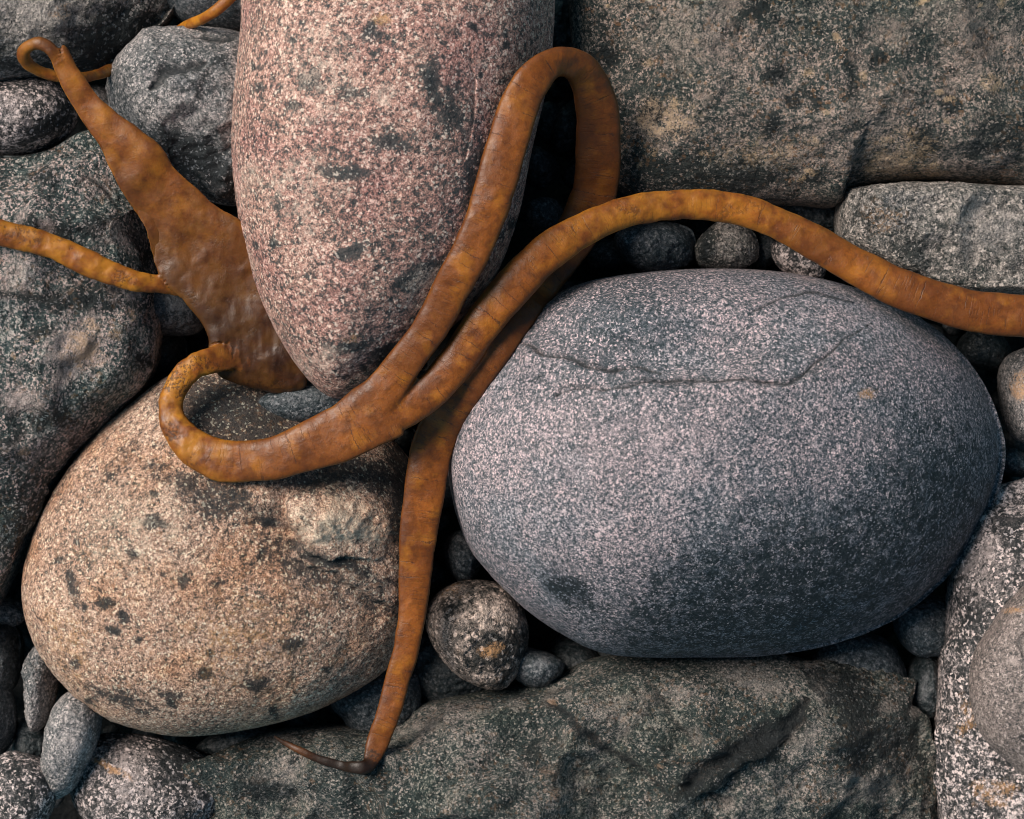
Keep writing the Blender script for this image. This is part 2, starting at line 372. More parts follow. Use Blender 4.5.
stone('peach_boulder', 'rounded peach coloured boulder with dark spots and a knob beneath the kelp bend',
      [(25,592),(30,550),(50,500),(90,440),(140,396),(168,376),(205,360),(260,362),(310,385),(370,420),(410,460),(430,510),(432,560),(418,620),(392,663),(350,694),(300,716),(230,731),(170,733),(110,718),(62,678),(35,634)],
      -.03, .125, .17, 'peach', pr=.9, pz=.85, sub=8, amp=.006, nscale=7, tilt=(-.04, -.04),
      feats=[('bump',316,510,30,26,20,13),('bump',356,518,38,27,-8,13),('bump',398,498,24,28,0,8),('bump',266,494,14,20,0,8),('rgh',340,512,50,30,5,6),('step',[(395,486),(345,480),(305,486),(288,502),(288,526),(308,548),(348,562),(398,556)],6,20,-11),('step',[(400,610),(365,596),(325,575),(290,556)],8,40,9),('rgh',360,585,45,18,25,2),
             ('step',[(190,470),(240,510),(300,545),(345,580),(400,600)],22,60,-9),('bump',240,410,50,30,0,-8),('dk',240,415,80,40,15,.75),('dk',412,480,30,70,0,.8),('dk',350,470,70,18,10,.7),('dk',330,562,60,9,18,.7),('lt',340,520,46,26,5,.6),('dk',300,478,90,12,5,.5),('dk',210,495,70,20,22,.5),('dk',300,570,60,14,30,.4),('dk',370,600,50,14,25,.35),  # dk patches beside the kelp paint its occlusion shade into the stone
             *spots(30,40,440,400,720,'dk',2.5,8,.95,6),('dk',107,605,8,6,0,1),('dk',113,633,6,5,0,1),('dk',120,618,6,4,60,.9),('dk',72,585,5,18,-10,.6),('dk',155,525,12,6,0,.7),('dk',297,645,10,9,0,.85),('dk',206,674,7,6,0,.9),('dk',258,685,14,7,0,.8),('dk',170,695,14,4,0,.6),('dk',215,585,12,5,0,.5),
             ('dk',125,700,40,10,20,.5),('dk',120,460,34,10,-45,.25),('wm',240,640,70,50,0,.28),('wm',70,640,22,50,-20,.3),('wm',235,628,16,8,0,.4),('lt',130,540,70,60,0,.2)])
stone('green_grey_boulder', 'huge green grey boulder at the left edge with a pale broken patch and a ledge',
      [(-160,200),(-90,168),(0,160),(48,150),(88,130),(118,148),(135,190),(152,240),(158,300),(158,342),(148,378),(115,415),(77,450),(48,490),(30,532),(5,585),(-40,640),(-160,640),(-220,420)],
      -.01, .085, .2, 'teal', pr=.7, pz=.8, sub=8, amp=.009, nscale=8, rough=True, tilt=(0, 0), chip=.06, cha=1.1,
      planes=[(60,200,.060,-.05,.28),(30,270,.078,-.16,-.05),(60,360,.076,-.32,-.02),(90,440,.040,-.45,-.40)],
      feats=[('step',[(-30,288),(40,300),(90,285),(150,290)],14,90,12),('bump',60,258,70,14,8,6),('step',[(30,440),(64,420),(66,372),(86,350),(92,330)],8,60,-6),('lt',75,345,22,24,0,.95),('wm',82,345,18,20,0,.75),('lt',70,375,10,22,20,.7),('lt',25,400,28,14,0,.8),('wm',90,325,10,8,0,.5),('wm',118,335,8,6,0,.5),
             ('bump',45,417,16,12,0,-8),('dk',45,418,18,12,0,.95),('dk',110,225,34,9,-25,.8),('lt',125,240,30,10,10,.4),('lt',20,275,20,18,0,.5),('dk',70,300,80,12,0,.7),
             ('bump',88,180,20,14,-20,5),('crack',[(70,185),(85,172),(100,185),(112,202)],2.5,4),('lt',90,185,22,14,0,.3),('dk',15,520,25,50,20,.6),('wm',30,455,5,5,0,.5),('lt',50,450,40,30,0,.25),*spots(16,0,170,150,560,'lt',4,16,.7,7),*spots(14,0,170,150,560,'dk',6,20,.9,8),*spots(8,0,300,150,500,'wm',2,5,.8,9)])
stone('speckled_boulder', 'pale speckled boulder in the top left corner behind the kelp loop',
      [(-90,-80),(-100,30),(-50,78),(0,84),(45,77),(95,70),(130,52),(158,28),(178,-5),(170,-60),(100,-110),(0,-120)],
      -.01, .10, .15, 'slab_pale', pr=.85, pz=.9, sub=7, amp=.006, rough=True, chip=.05, cha=.6, tilt=(-.25, 0),
      feats=[('dk',110,40,55,30,-20,.9),('dk',60,60,30,10,0,.5),('lt',30,15,60,25,0,.6),('wm',65,10,12,9,0,.4),('dk',0,60,40,14,0,.4)])
stone('speckled_cobble', 'black and white speckled cobble at the left edge beside the tapering blade',
      [(-50,100),(-20,86),(15,80),(45,80),(70,95),(77,115),(66,135),(42,150),(5,155),(-35,148)], -.02, .055, .06, 'speck', pr=.85, pz=.9, sub=6, amp=.006, nscale=16,
      feats=[('dk',45,125,30,14,-20,.7),('lt',15,110,18,20,0,.4)])
stone('grey_cobble', 'round mottled grey cobble between the kelp blade and pink boulder',
      [(108,88),(118,58),(142,36),(170,27),(210,27),(250,38),(275,75),(280,140),(262,190),(230,205),(190,192),(150,165),(118,128)],
      -.012, .085, .12, 'greyround', pr=.88, pz=.9, sub=7, amp=.006, nscale=9, rough=True, chip=.06, cha=.5,
      feats=[('dk',200,165,50,30,20,.95),('dk',172,140,16,28,-40,.8),('crack',[(150,88),(168,72),(190,66),(200,60)],5,5),('dk',215,60,14,8,0,.6),('crack',[(192,34),(215,38),(228,36)],3,4),('dk',190,80,30,20,0,.4),
             ('bump',200,160,50,34,20,-10),('step',[(160,118),(190,112),(215,140),(240,158)],12,60,-7)])
stone('blue_grey_cobble', 'dark blue grey cobble at the top edge carrying the thin yellow kelp stem',
      [(140,-40),(158,-5),(172,12),(186,24),(215,30),(245,32),(275,20),(290,-40),(220,-90)], -.03, .06, .06, 'bluedark', sub=6, amp=.003, feats=[('lt',190,5,30,10,0,.25)])
stone('dark_pebble', 'small dark pebble wedged between two speckled stones at upper left',
      [(78,95),(100,84),(122,96),(128,120),(112,135),(88,128)], -.07, .05, .04, 'greyround', sub=5, amp=.004, nscale=20)
stone('dark_cobble', 'dark grey cobble showing under the side branch joint of the kelp',
      [(130,262),(165,270),(196,298),(207,316),(198,332),(172,336),(140,330),(120,300)], -.05, .05, .05, 'bluedark', sub=6, amp=.004, nscale=18,
      feats=[('lt',175,303,20,7,15,.6)])
stone('slate_pebble', 'flat blue slate pebble tucked below the tip of the pink boulder',
      [(257,403),(272,391),(298,381),(330,384),(352,396),(345,412),(322,420),(295,423),(272,416)], .035, .022, .02, 'bluedark', sub=6, amp=.003, nscale=20, pr=.8,
      feats=[('lt',300,397,25,6,-10,.3)])
stone('weathered_slab', 'huge flat weathered slab filling the upper right with a vertical seam',
      [(571,-140),(570,20),(580,90),(600,150),(622,190),(680,202),(740,202),(800,204),(836,206),(850,189),(920,180),(1000,185),(1160,190),(1200,20),(1180,-140),(900,-190),(700,-180)],
      -.01, .10, .2, 'slab', pr=.6, pz=.8, sub=8, amp=.008, nscale=7, rough=True, chip=.06, cha=.75,
      planes=[(800,100,.082,.03,-.04),(620,100,.07,.42,-.05),(800,150,.078,0,-.8),(620,60,.085,1.0,0)],
      feats=[('step',[(866,0),(862,60),(866,110),(864,160)],4,25,2),('dk',854,75,7,50,0,.5),('wm',668,118,32,22,20,.45),('lt',665,125,34,24,20,.5),('dk',655,110,10,8,0,.9),('wm',812,72,5,5,0,1),
             ('wm',865,75,3,6,0,.9),('lt',700,45,80,30,0,.25),('lt',980,40,50,50,0,.4),('wm',905,160,40,30,0,.4),('dk',770,122,7,12,20,1),('dk',950,100,8,14,-30,.9),('dk',715,175,90,22,0,.6),('dk',600,100,22,80,0,.6),
             ('lt',920,20,30,12,-20,.4),('wm',990,80,14,10,0,.5),('dk',1010,140,40,22,10,.5),*spots(26,600,0,1020,180,'wm',2,7,.9,1),*spots(22,600,0,1020,190,'dk',4,16,.9,2),*spots(12,600,0,1020,180,'lt',5,22,.6,3),('lt',700,20,60,14,0,.25),('lt',880,120,40,40,0,.3),('wm',770,150,60,20,0,.3)])
stone('pale_block', 'pale speckled angular block under the upper right slab, beside the kelp end',
      [(839,222),(840,205),(844,191),(849,189),(920,183),(1000,187),(1160,192),(1180,300),(1100,330),(1024,297),(970,294),(925,284),(880,266),(846,247)],
      .0, .07, .15, 'slab_pale', pr=.42, pz=.6, sub=8, amp=.005, nscale=12, rough=True, chip=.04, cha=.8, planes=[(930,240,.058,.03,-.12)],
      feats=[('lt',990,225,40,30,10,.6),('dk',915,255,12,22,-30,.5),('wm',880,220,25,18,0,.3),('dk',860,210,20,25,0,.35)])
stone('cracked_rock', 'long dark olive rock lying across the bottom edge, cracked and notched',
      [(150,860),(165,805),(190,770),(232,746),(272,732),(335,726),(390,724),(425,704),(480,692),(545,680),(590,660),(650,652),(700,650),(770,652),(835,668),(885,690),(918,722),(937,762),(942,812),(925,900),(780,980),(480,990),(240,950)],
      -.07, .12, .1, 'dark_rock', pr=.6, pz=.75, sub=8, amp=.010, nscale=9, rough=True, chip=.06, cha=1.45,
      planes=[(560,760,.034,.05,.10),(330,770,.012,.22,-.10),(760,690,.042,-.10,.30),(880,740,.004,-.75,-.25),(650,680,.028,.02,.5),(800,800,.02,-.2,-.3)],
      feats=[('crack',[(535,702),(560,716),(590,738),(602,752),(635,770),(670,800)],3,6),('step',[(700,800),(690,775),(730,768),(770,745),(762,715),(745,700)],14,50,9),('crack',[(800,705),(782,735),(752,748),(715,765),(685,790)],8,18),('step',[(690,800),(730,775),(775,750),(800,715)],6,60,-14),('dk',755,750,60,18,-35,1),('dk',840,700,60,16,38,.8),('dk',690,790,20,14,-30,.9),('crack',[(635,672),(665,720),(700,760)],2,4),
             ('step',[(440,712),(520,700),(600,680),(640,668)],8,40,4),('lt',745,680,34,16,20,.7),('wm',545,703,6,5,0,.9),('lt',640,705,60,18,-10,.3),('lt',560,770,60,25,0,.2),('wm',560,770,30,12,0,.25),
             ('lt',430,725,60,8,-15,.35),('dk',870,740,50,40,40,.6),('lt',860,790,40,22,0,.5),('dk',255,785,14,18,0,.8),('crack',[(390,770),(385,800),(370,830)],2,4),('step',[(790,665),(840,715),(880,760),(905,800)],12,40,-6),('lt',285,770,50,18,0,.25),*spots(26,220,670,920,819,'lt',4,18,.6,10),*spots(22,220,670,920,819,'dk',6,16,.55,11),*spots(10,420,670,920,819,'wm',2,7,.7,12)])
stone('mottled_cobble', 'mottled cream and black cobble right of the hanging kelp strip',
      [(426,626),(430,602),(448,586),(476,580),(504,586),(520,604),(528,626),(527,650),(518,674),(500,688),(478,685),(456,674),(437,652)],
      -.045, .06, .07, 'mottle', pr=.85, pz=.85, sub=7, amp=.003, nscale=12, rough=False,
      feats=[('rgh',480,640,45,45,0,4),('lt',485,615,30,12,0,.6),('wm',455,590,14,10,0,.25),('dk',500,650,30,18,0,.7),('step',[(462,648),(485,637),(520,641)],3,18,-4),('wm',490,650,14,8,0,.4)])
stone('tall_speckled_boulder', 'tall black and cream speckled boulder at the lower right edge',
      [(1060,478),(1018,481),(986,494),(968,525),(955,575),(947,630),(940,700),(940,770),(948,850),(1000,930),(1120,900),(1170,700),(1130,520)],
      -.02, .09, .15, 'speck', pr=.75, pz=.8, sub=8, amp=.006, nscale=10, rough=True, chip=.05, tilt=(.12, 0),
      feats=[('lt',990,560,22,50,15,.35),('dk',1015,530,12,24,-20,.5),('wm',1000,795,24,16,0,.4),('wm',965,720,8,30,0,.25),('dk',975,610,10,30,10,.3)])
stone('brown_stone', 'smooth brownish pink stone resting on the tall speckled boulder at right',
      [(1040,580),(1010,600),(990,628),(974,655),(970,695),(982,735),(1008,762),(1045,785),(1110,770),(1140,680),(1100,600)], .055, .06, .05, 'brown', pr=.85, pz=.9, sub=7, amp=.004, nscale=12,
      feats=[('lt',1015,663,5,5,0,1),('wm',1016,610,14,4,0,.6),('crack',[(1030,625),(1020,640),(1024,655)],2,3)])
stone('oval_cobble', 'small oval cobble at the right edge just above the speckled boulder',
      [(999,385),(1003,362),(1018,350),(1045,346),(1068,370),(1066,415),(1045,440),(1020,442),(1006,425)], -.05, .06, .06, 'greyround', sub=6, amp=.004, nscale=15, feats=[('wm',1020,385,10,14,0,.6),('lt',1020,385,14,20,0,.5)])

# small stones in the gaps:  label, outline centre, radii, rotation, z, height, material
G = [
 ('dark blue pebble directly under the arching kelp stem', 656, 246, 38, 28, 0, -.04, .035, 'bluedark', []),
 ('cream speckled pebble in the gap above the blue grey boulder', 727, 246, 31, 27, 10, -.05, .035, 'slab_pale', [('dk',705,245,12,24,0,.8)]),
 ('small speckled pebble half hidden by the kelp above the grey boulder', 800, 258, 30, 22, 20, -.05, .03, 'speck', []),
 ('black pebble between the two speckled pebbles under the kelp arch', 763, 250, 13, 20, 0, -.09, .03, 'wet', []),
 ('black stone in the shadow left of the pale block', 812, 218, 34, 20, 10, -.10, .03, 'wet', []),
 ('small elongated speckled pebble standing by the lower left corner', 41, 682, 19, 44, 8, -.05, .035, 'greyround', []),
 ('smooth mottled grey pebble at the foot of the peach boulder', 70, 742, 27, 53, 14, -.015, .04, 'greyround', [('lt',72,740,16,30,0,.3)]),
 ('round black and white speckled cobble in the bottom left corner', 20, 795, 38, 42, -10, -.02, .045, 'speck', []),
 ('coarse speckled cobble below the peach boulder at the bottom edge', 145, 790, 72, 62, 0, -.05, .05, 'speck', [('lt',130,775,24,30,0,.5),('wm',110,768,22,4,30,.7),('dk',190,760,30,25,0,.6)]),
 ('little grey pebble at the left edge beneath the green grey boulder', 8, 612, 22, 15, 0, -.09, .03, 'greyround', []),
 ('dark pebble at the left edge with two pale dots', 2, 655, 22, 34, 0, -.10, .04, 'wet', [('lt',5,658,3,4,0,1),('lt',4,643,2,2,0,1)]),
 ('narrow dark grey cobble cut by the left edge', -8, 720, 23, 42, 0, -.06, .04, 'bluedark', []),
 ('black wet pebble behind the smooth grey one at lower left', 36, 742, 20, 26, 0, -.11, .03, 'wet', []),
 ('dark grey cobble behind the lower kelp strip', 378, 702, 48, 34, -15, -.10, .045, 'bluedark', []),
 ('black cobble left of the mottled one under the kelp strip', 445, 670, 45, 42, 20, -.13, .04, 'wet', []),
 ('small dark pebble in the slit above the mottled cobble', 463, 555, 22, 24, 0, -.10, .04, 'bluedark', []),
  ('small dark lumpy cobble tucked against the lower right of the mottled one', 535, 668, 26, 21, 15, -.05, .035, 'bluedark', [('lt',538,660,8,6,0,.5)]),
 ('dark flat cobble under the lower right of the grey boulder', 862, 668, 50, 34, 10, -.075, .035, 'bluedark', []),
 ('small round olive pebble beside the tall speckled boulder', 925, 625, 29, 34, -10, -.07, .04, 'bluedark', [('lt',918,612,12,16,0,.3)]),
 ('narrow upright dark pebble with a pale crest in the lower right gap', 925, 688, 22, 33, 12, -.085, .04, 'wet', [('lt',924,680,5,20,12,.45)]),
 ('dark pebble in the gap above the cobble at right', 985, 350, 28, 22, 30, -.12, .03, 'wet', []),
 ('black pebble at the right edge under the oval cobble', 1012, 462, 20, 16, 0, -.08, .03, 'bluedark', []),
 ('dim pebble deep inside the kelp loop', 545, 215, 22, 17, 0, -.10, .03, 'bluedark', []),
 ('faint blue pebble deep in the upper kelp loop', 566, 130, 15, 22, 0, -.11, .03, 'wet', []),
 ('black pebble low inside the kelp loop with a glint', 540, 168, 18, 20, 0, -.11, .03, 'wet', [('lt',543,169,2,2,0,1)]),  # glint is painted on as a pale dot
 ('dark pebble where the loop meets the crossing stem', 610, 255, 22, 16, 0, -.09, .03, 'bluedark', []),
 ('black stone in the gap behind the mottled cobble', 575, 668, 34, 26, 20, -.13, .03, 'wet', []),
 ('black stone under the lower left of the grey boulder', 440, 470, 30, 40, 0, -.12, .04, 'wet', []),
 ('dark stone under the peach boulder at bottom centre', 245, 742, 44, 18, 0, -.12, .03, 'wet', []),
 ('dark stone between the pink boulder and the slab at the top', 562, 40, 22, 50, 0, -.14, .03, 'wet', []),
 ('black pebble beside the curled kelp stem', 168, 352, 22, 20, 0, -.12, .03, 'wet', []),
]
for lab, x, y, rx, ry, rot, z, h, mt, ft in G:
    n = 11; o = []
    rr = random.Random(lab)
    ph = rr.random()*6
    for i in range(n):
        a = 2*math.pi*i/n; w = 1+.08*math.sin(2*a+ph)+.07*math.sin(3*a+ph*2)+rr.uniform(-.05, .05)
        ex, ey = rx*w*math.cos(a), ry*w*math.sin(a); t = math.radians(rot)
        o.append((x+ex*math.cos(t)-ey*math.sin(t), y+ex*math.sin(t)+ey*math.cos(t)))
    z += .025 if z < -.09 else 0
    stone('pebble' if max(rx, ry) < 40 else 'cobble', lab, o, z, h, h*1.2, mt, pr=.85, pz=.9, sub=6, amp=.005, nscale=18, feats=ft, rough=rr.random() < .5, tilt=(rr.uniform(-.3, .3), rr.uniform(-.3, .3)))
for lab, x, y, r in (('tiny tan grain caught in the crack under the slab, leftmost of three', 918, 186, 3.2), ('tiny tan grain caught in the slab crack, middle one', 947, 184, 3.2), ('tiny tan grain caught in the slab crack, rightmost', 954, 185, 3.6)):
    o = [(x+r*1.1*math.cos(a), y+r*math.sin(a)*.9) for a in np.linspace(0, 5.6, 8)]
    stone('grain', lab, o, .040, .004, .005, 'brown', sub=4, amp=.001, fine=.0001, cat='pebble')

# ------------------------------------------------------------------ ground and gravel
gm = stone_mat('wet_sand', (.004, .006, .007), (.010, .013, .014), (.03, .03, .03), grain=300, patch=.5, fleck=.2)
bm = bmesh.new(); bmesh.ops.create_grid(bm, x_segments=160, y_segments=160, size=4.0)
for v in bm.verts: v.co.z = -.20+.006*math.sin(v.co.x*31+2*math.sin(v.co.y*17))
me = bpy.data.meshes.new('ground'); bm.to_mesh(me); bm.free(); me.materials.append(gm)
g = bpy.data.objects.new('ground', me); g['kind'] = 'structure'; col.objects.link(g)
V3, F3 = ico(3); F3 = F3.reshape(-1, 3); vs, fs, off = [], [], 0
for i in range(2600):
    x, y = random.uniform(-.75, .75), random.uniform(-.62, .62); r = random.uniform(.006, .019)
    sc = np.array([random.uniform(.8, 1.4), random.uniform(.7, 1.1), random.uniform(.5, .8)])*r
    a = random.uniform(0, 6.28); R = np.array([[math.cos(a), -math.sin(a), 0], [math.sin(a), math.cos(a), 0], [0, 0, 1]])
    w = V3*(1+.25*pnoise(V3*1.3+i*3.1))[:, None]*sc
    vs.append(w@R.T+np.array([x, y, -.17+random.uniform(0, .06)])); fs.append(F3+off); off += len(V3)
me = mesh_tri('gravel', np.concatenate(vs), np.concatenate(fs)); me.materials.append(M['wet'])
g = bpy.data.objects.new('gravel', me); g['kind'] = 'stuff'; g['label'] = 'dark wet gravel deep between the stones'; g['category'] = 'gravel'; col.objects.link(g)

# ------------------------------------------------------------------ kelp
def kelp_mat():
    m = bpy.data.materials.new('kelp_skin'); m.use_nodes = True; nt = m.node_tree; b = nt.nodes['Principled BSDF']
    tc = nd(nt, 'ShaderNodeTexCoord'); V = tc.outputs['Object']
    al = nd(nt, 'ShaderNodeAttribute', attribute_name='along').outputs['Fac']
    ac = nd(nt, 'ShaderNodeAttribute', attribute_name='across').outputs['Fac']
    yl = nd(nt, 'ShaderNodeAttribute', attribute_name='yellow').outputs['Fac']
    dkk = nd(nt, 'ShaderNodeAttribute', attribute_name='dusk').outputs['Fac']
    n1 = noise(nt, V, 34, 5, .6); n2 = noise(nt, V, 110, 4, .65); n3 = noise(nt, V, 420, 3, .7)
    c = mix(nt, mapr(nt, n1, .34, .66), (.165, .044, .006), (.36, .104, .009))
    c = mix(nt, mapr(nt, n2, .46, .66, 0, .55), c, (.09, .030, .010))
    c = mix(nt, mapr(nt, noise(nt, V, 48, 3, .5), .52, .68, 0, .5), c, (.52, .185, .014))
    c = mix(nt, mapr(nt, n3, .4, .75, 0, .30), c, (.06, .025, .012))
    n5 = noise(nt, V, 60, 3, .5)
    yy = math_(nt, 'MULTIPLY', yl, mapr(nt, n5, .40, .62))
    c = mix(nt, math_(nt, 'MULTIPLY', yy, .8), c, (.58, .235, .018))
    edge = mapr(nt, math_(nt, 'ABSOLUTE', ac), .45, 1.0, 0, .5)  # limb shading painted into the colour, darker towards both strap edges
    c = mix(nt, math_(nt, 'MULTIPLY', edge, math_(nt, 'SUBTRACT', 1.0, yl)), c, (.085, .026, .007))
    rim = math_(nt, 'MULTIPLY', math_(nt, 'MULTIPLY', mapr(nt, math_(nt, 'ABSOLUTE', ac), .86, .98), math_(nt, 'MINIMUM', 1.0, math_(nt, 'MULTIPLY', yl, 3.0))), mapr(nt, n5, .38, .55, .1, .7))
    c = mix(nt, rim, c, (.46, .17, .016))
    # transverse growth cracks
    w = nd(nt, 'ShaderNodeCombineXYZ'); nt.links.new(math_(nt, 'MULTIPLY', al, 1.0), w.inputs[0]); nt.links.new(math_(nt, 'MULTIPLY', ac, .012), w.inputs[1])
    wob = noise(nt, V, 18, 3, .6)
    cv = math_(nt, 'ADD', al, math_(nt, 'MULTIPLY', wob, .012))
    cmb = nd(nt, 'ShaderNodeCombineXYZ'); nt.links.new(cv, cmb.inputs[0])
    vo = nt.nodes.new('ShaderNodeTexVoronoi'); vo.voronoi_dimensions = '1D'; vo.feature = 'DISTANCE_TO_EDGE'
    nt.links.new(cv, vo.inputs['W']); vo.inputs['Scale'].default_value = 62
    line = mapr(nt, vo.outputs['Distance'], .012, .035, .8, 0)
    pres = mapr(nt, noise(nt, V, 45, 2, .5), .49, .58)
    line = math_(nt, 'MULTIPLY', line, pres)
    vo2 = nt.nodes.new('ShaderNodeTexVoronoi'); vo2.voronoi_dimensions = '1D'; vo2.feature = 'DISTANCE_TO_EDGE'
    nt.links.new(cv, vo2.inputs['W']); vo2.inputs['Scale'].default_value = 230
    line2 = math_(nt, 'MULTIPLY', mapr(nt, vo2.outputs['Distance'], .02, .14, .45, 0), mapr(nt, noise(nt, V, 60, 2, .5), .5, .62))
    ln = math_(nt, 'MAXIMUM', line, line2)
    ln = math_(nt, 'MULTIPLY', ln, math_(nt, 'SUBTRACT', 1.0, math_(nt, 'MAXIMUM', nd(nt, 'ShaderNodeAttribute', attribute_name='plain').outputs['Fac'], math_(nt, 'MULTIPLY', yl, .85))))
    c = mix(nt, math_(nt, 'MULTIPLY', ln, .75), c, (.025, .014, .012))
    # small sores with dark rims on the yellow parts
    sv = voro(nt, V, 95); sm = mapr(nt, sv.outputs['Distance'], .10, .2, 1, 0)
    ring = math_(nt, 'MULTIPLY', math_(nt, 'MULTIPLY', mapr(nt, noise(nt, V, 330, 3, .6), .50, .56), mapr(nt, noise(nt, V, 40, 2, .5), .56, .62)), yl)
    c = mix(nt, math_(nt, 'MULTIPLY', ring, .7), c, (.05, .02, .008))
    n6 = noise(nt, V, 17, 4, .6)
    c = mix(nt, mapr(nt, n6, .50, .66, 0, .6), c, (.10, .030, .008))
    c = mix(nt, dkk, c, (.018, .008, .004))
    nt.links.new(c, b.inputs['Base Color'])
    b.inputs['Roughness'].default_value = .5
    nt.links.new(mapr(nt, n2, .35, .65, .56, .36), b.inputs['Roughness'])
    b.inputs['Specular IOR Level'].default_value = .36; b.inputs['Coat Weight'].default_value = .05; b.inputs['Coat Roughness'].default_value = .3
    b.inputs['Subsurface Weight'].default_value = .2; b.inputs['Subsurface Radius'].default_value = (1, .35, .1); b.inputs['Subsurface Scale'].default_value = .004
    h = math_(nt, 'ADD', math_(nt, 'MULTIPLY', n2, 1.2), math_(nt, 'MULTIPLY', n3, .35))
    h = math_(nt, 'ADD', h, math_(nt, 'MULTIPLY', ln, -.7)); h = math_(nt, 'ADD', h, math_(nt, 'MULTIPLY', ring, -.7))
    bp = nd(nt, 'ShaderNodeBump'); bp.inputs['Strength'].default_value = .40; bp.inputs['Distance'].default_value = .0013
    nt.links.new(h, bp.inputs['Height']); nt.links.new(bp.outputs[0], b.inputs['Normal'])
    return m
KM = kelp_mat()

# each row: x, y, width, thickness, height, bank(deg), yellow, dusk
def path(rows, n=8): return crom(rows, n)
STIPE = path([(250,352,20,5,.060,0,.4,.6),(232,356,24,8,.066,0,.4,.4),(214,360,25,12,.073,0,.6,.1),(197,365,23,15,.080,0,1,0),(181,378,22,16,.082,0,1,0),(171,400,21,16,.084,0,1,0),(174,422,25,18,.086,0,1,0),(190,444,32,20,.090,0,.9,0),(218,460,38,20,.094,0,.5,0),(256,461,38,20,.100,0,.1,0),(300,450,44,22,.106,0,0,0),(345,431,54,22,.112,0,0,0),(372,415,60,22,.116,0,0,0),(386,406,62,16,.117,0,0,0)])
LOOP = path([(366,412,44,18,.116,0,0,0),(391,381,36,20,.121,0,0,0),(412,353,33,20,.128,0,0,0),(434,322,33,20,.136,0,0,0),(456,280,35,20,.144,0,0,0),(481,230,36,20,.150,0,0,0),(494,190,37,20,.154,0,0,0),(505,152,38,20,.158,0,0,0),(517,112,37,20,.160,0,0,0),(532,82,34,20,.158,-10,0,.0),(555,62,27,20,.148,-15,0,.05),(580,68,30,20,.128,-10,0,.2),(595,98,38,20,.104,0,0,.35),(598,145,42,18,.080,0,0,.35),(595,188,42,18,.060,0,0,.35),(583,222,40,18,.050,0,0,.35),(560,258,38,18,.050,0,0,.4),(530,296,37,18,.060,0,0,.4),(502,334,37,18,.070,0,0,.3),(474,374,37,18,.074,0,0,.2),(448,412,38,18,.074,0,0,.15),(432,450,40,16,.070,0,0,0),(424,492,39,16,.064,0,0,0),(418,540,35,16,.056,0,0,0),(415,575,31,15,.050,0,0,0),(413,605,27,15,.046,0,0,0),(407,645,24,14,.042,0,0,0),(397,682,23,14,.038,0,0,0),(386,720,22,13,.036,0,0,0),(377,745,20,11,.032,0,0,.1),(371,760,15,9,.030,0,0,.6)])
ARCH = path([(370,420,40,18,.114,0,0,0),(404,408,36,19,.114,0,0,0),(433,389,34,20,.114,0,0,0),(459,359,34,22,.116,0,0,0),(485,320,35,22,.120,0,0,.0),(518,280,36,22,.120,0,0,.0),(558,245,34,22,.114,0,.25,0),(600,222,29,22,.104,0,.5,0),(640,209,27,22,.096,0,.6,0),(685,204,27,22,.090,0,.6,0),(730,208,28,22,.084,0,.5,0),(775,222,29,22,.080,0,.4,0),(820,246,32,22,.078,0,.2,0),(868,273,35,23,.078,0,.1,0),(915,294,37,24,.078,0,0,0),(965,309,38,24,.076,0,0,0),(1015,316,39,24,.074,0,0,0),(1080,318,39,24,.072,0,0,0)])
SIDE = path([(-60,212,22,14,.086,0,.8,0),(0,232,24,14,.084,0,.8,0),(50,246,23,14,.082,0,.8,0),(100,269,23,14,.080,0,.8,0),(135,281,19,14,.076,0,.8,0),(153,284,15,12,.072,0,.8,.1),(165,285,16,10,.068,0,.6,.2),(180,286,20,8,.064,0,.3,.2)])
bl = [((52,58),(63,47)),((57,75),(77,69)),((70,100),(100,96)),((82,123),(124,119)),((99,147),(149,142)),((116,178),(175,170)),((129,202),(205,198)),((145,228),(240,226)),((153,253),(256,250)),((164,277),(268,274)),((187,300),(280,299)),((206,320),(288,320)),((214,340),(292,342)),((213,360),(300,364)),((224,379),(302,386)),((248,387),(292,393))]
bz = [.105, .103, .100, .098, .095, .090, .085, .080, .076, .073, .070, .068, .067, .064, .056, .045]
bt = [9, 8, 8, 8, 8, 8, 8, 8, 8, 8, 8, 8, 9, 9, 7, 5]
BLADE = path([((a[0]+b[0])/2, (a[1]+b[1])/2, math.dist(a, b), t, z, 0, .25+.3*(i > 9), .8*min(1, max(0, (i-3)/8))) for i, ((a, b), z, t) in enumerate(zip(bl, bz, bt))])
CURL = path([(60,62,12,8,.104,0,.4,.2),(50,48,12,9,.108,0,.3,.35),(36,43,11,10,.106,0,.3,.3),(24,51,11,10,.098,0,.5,.1),(27,63,11,10,.088,0,.6,.1),(42,72,11,10,.078,0,.6,0),(62,77,11,10,.070,0,.6,.1),(86,77,11,9,.055,0,.7,0),(106,72,10,9,.025,0,.7,0),(120,66,10,9,-.02,0,.7,0),(140,58,9,8,-.045,0,.7,.2)])
UPPER = path([(168,40,9,8,-.045,0,.8,.2),(184,27,9,8,.010,0,.9,0),(204,18,9,9,.044,0,.9,0),(220,7,10,9,.056,0,.8,0),(240,-14,10,9,.058,0,.7,0),(262,-50,10,9,.056,0,.7,0)])
TAIL = path([(374,752,14,8,.031,0,0,.8),(367,766,13,7,.028,0,0,1),(352,767,10,5,.030,0,0,1),(336,764,9,5,.031,0,0,1),(316,758,8,4,.031,0,0,.95),(297,749,7,4,.030,0,.2,.6),(283,742,5,4,.020,0,0,.95),(274,736,3,3,.012,0,0,.95)])

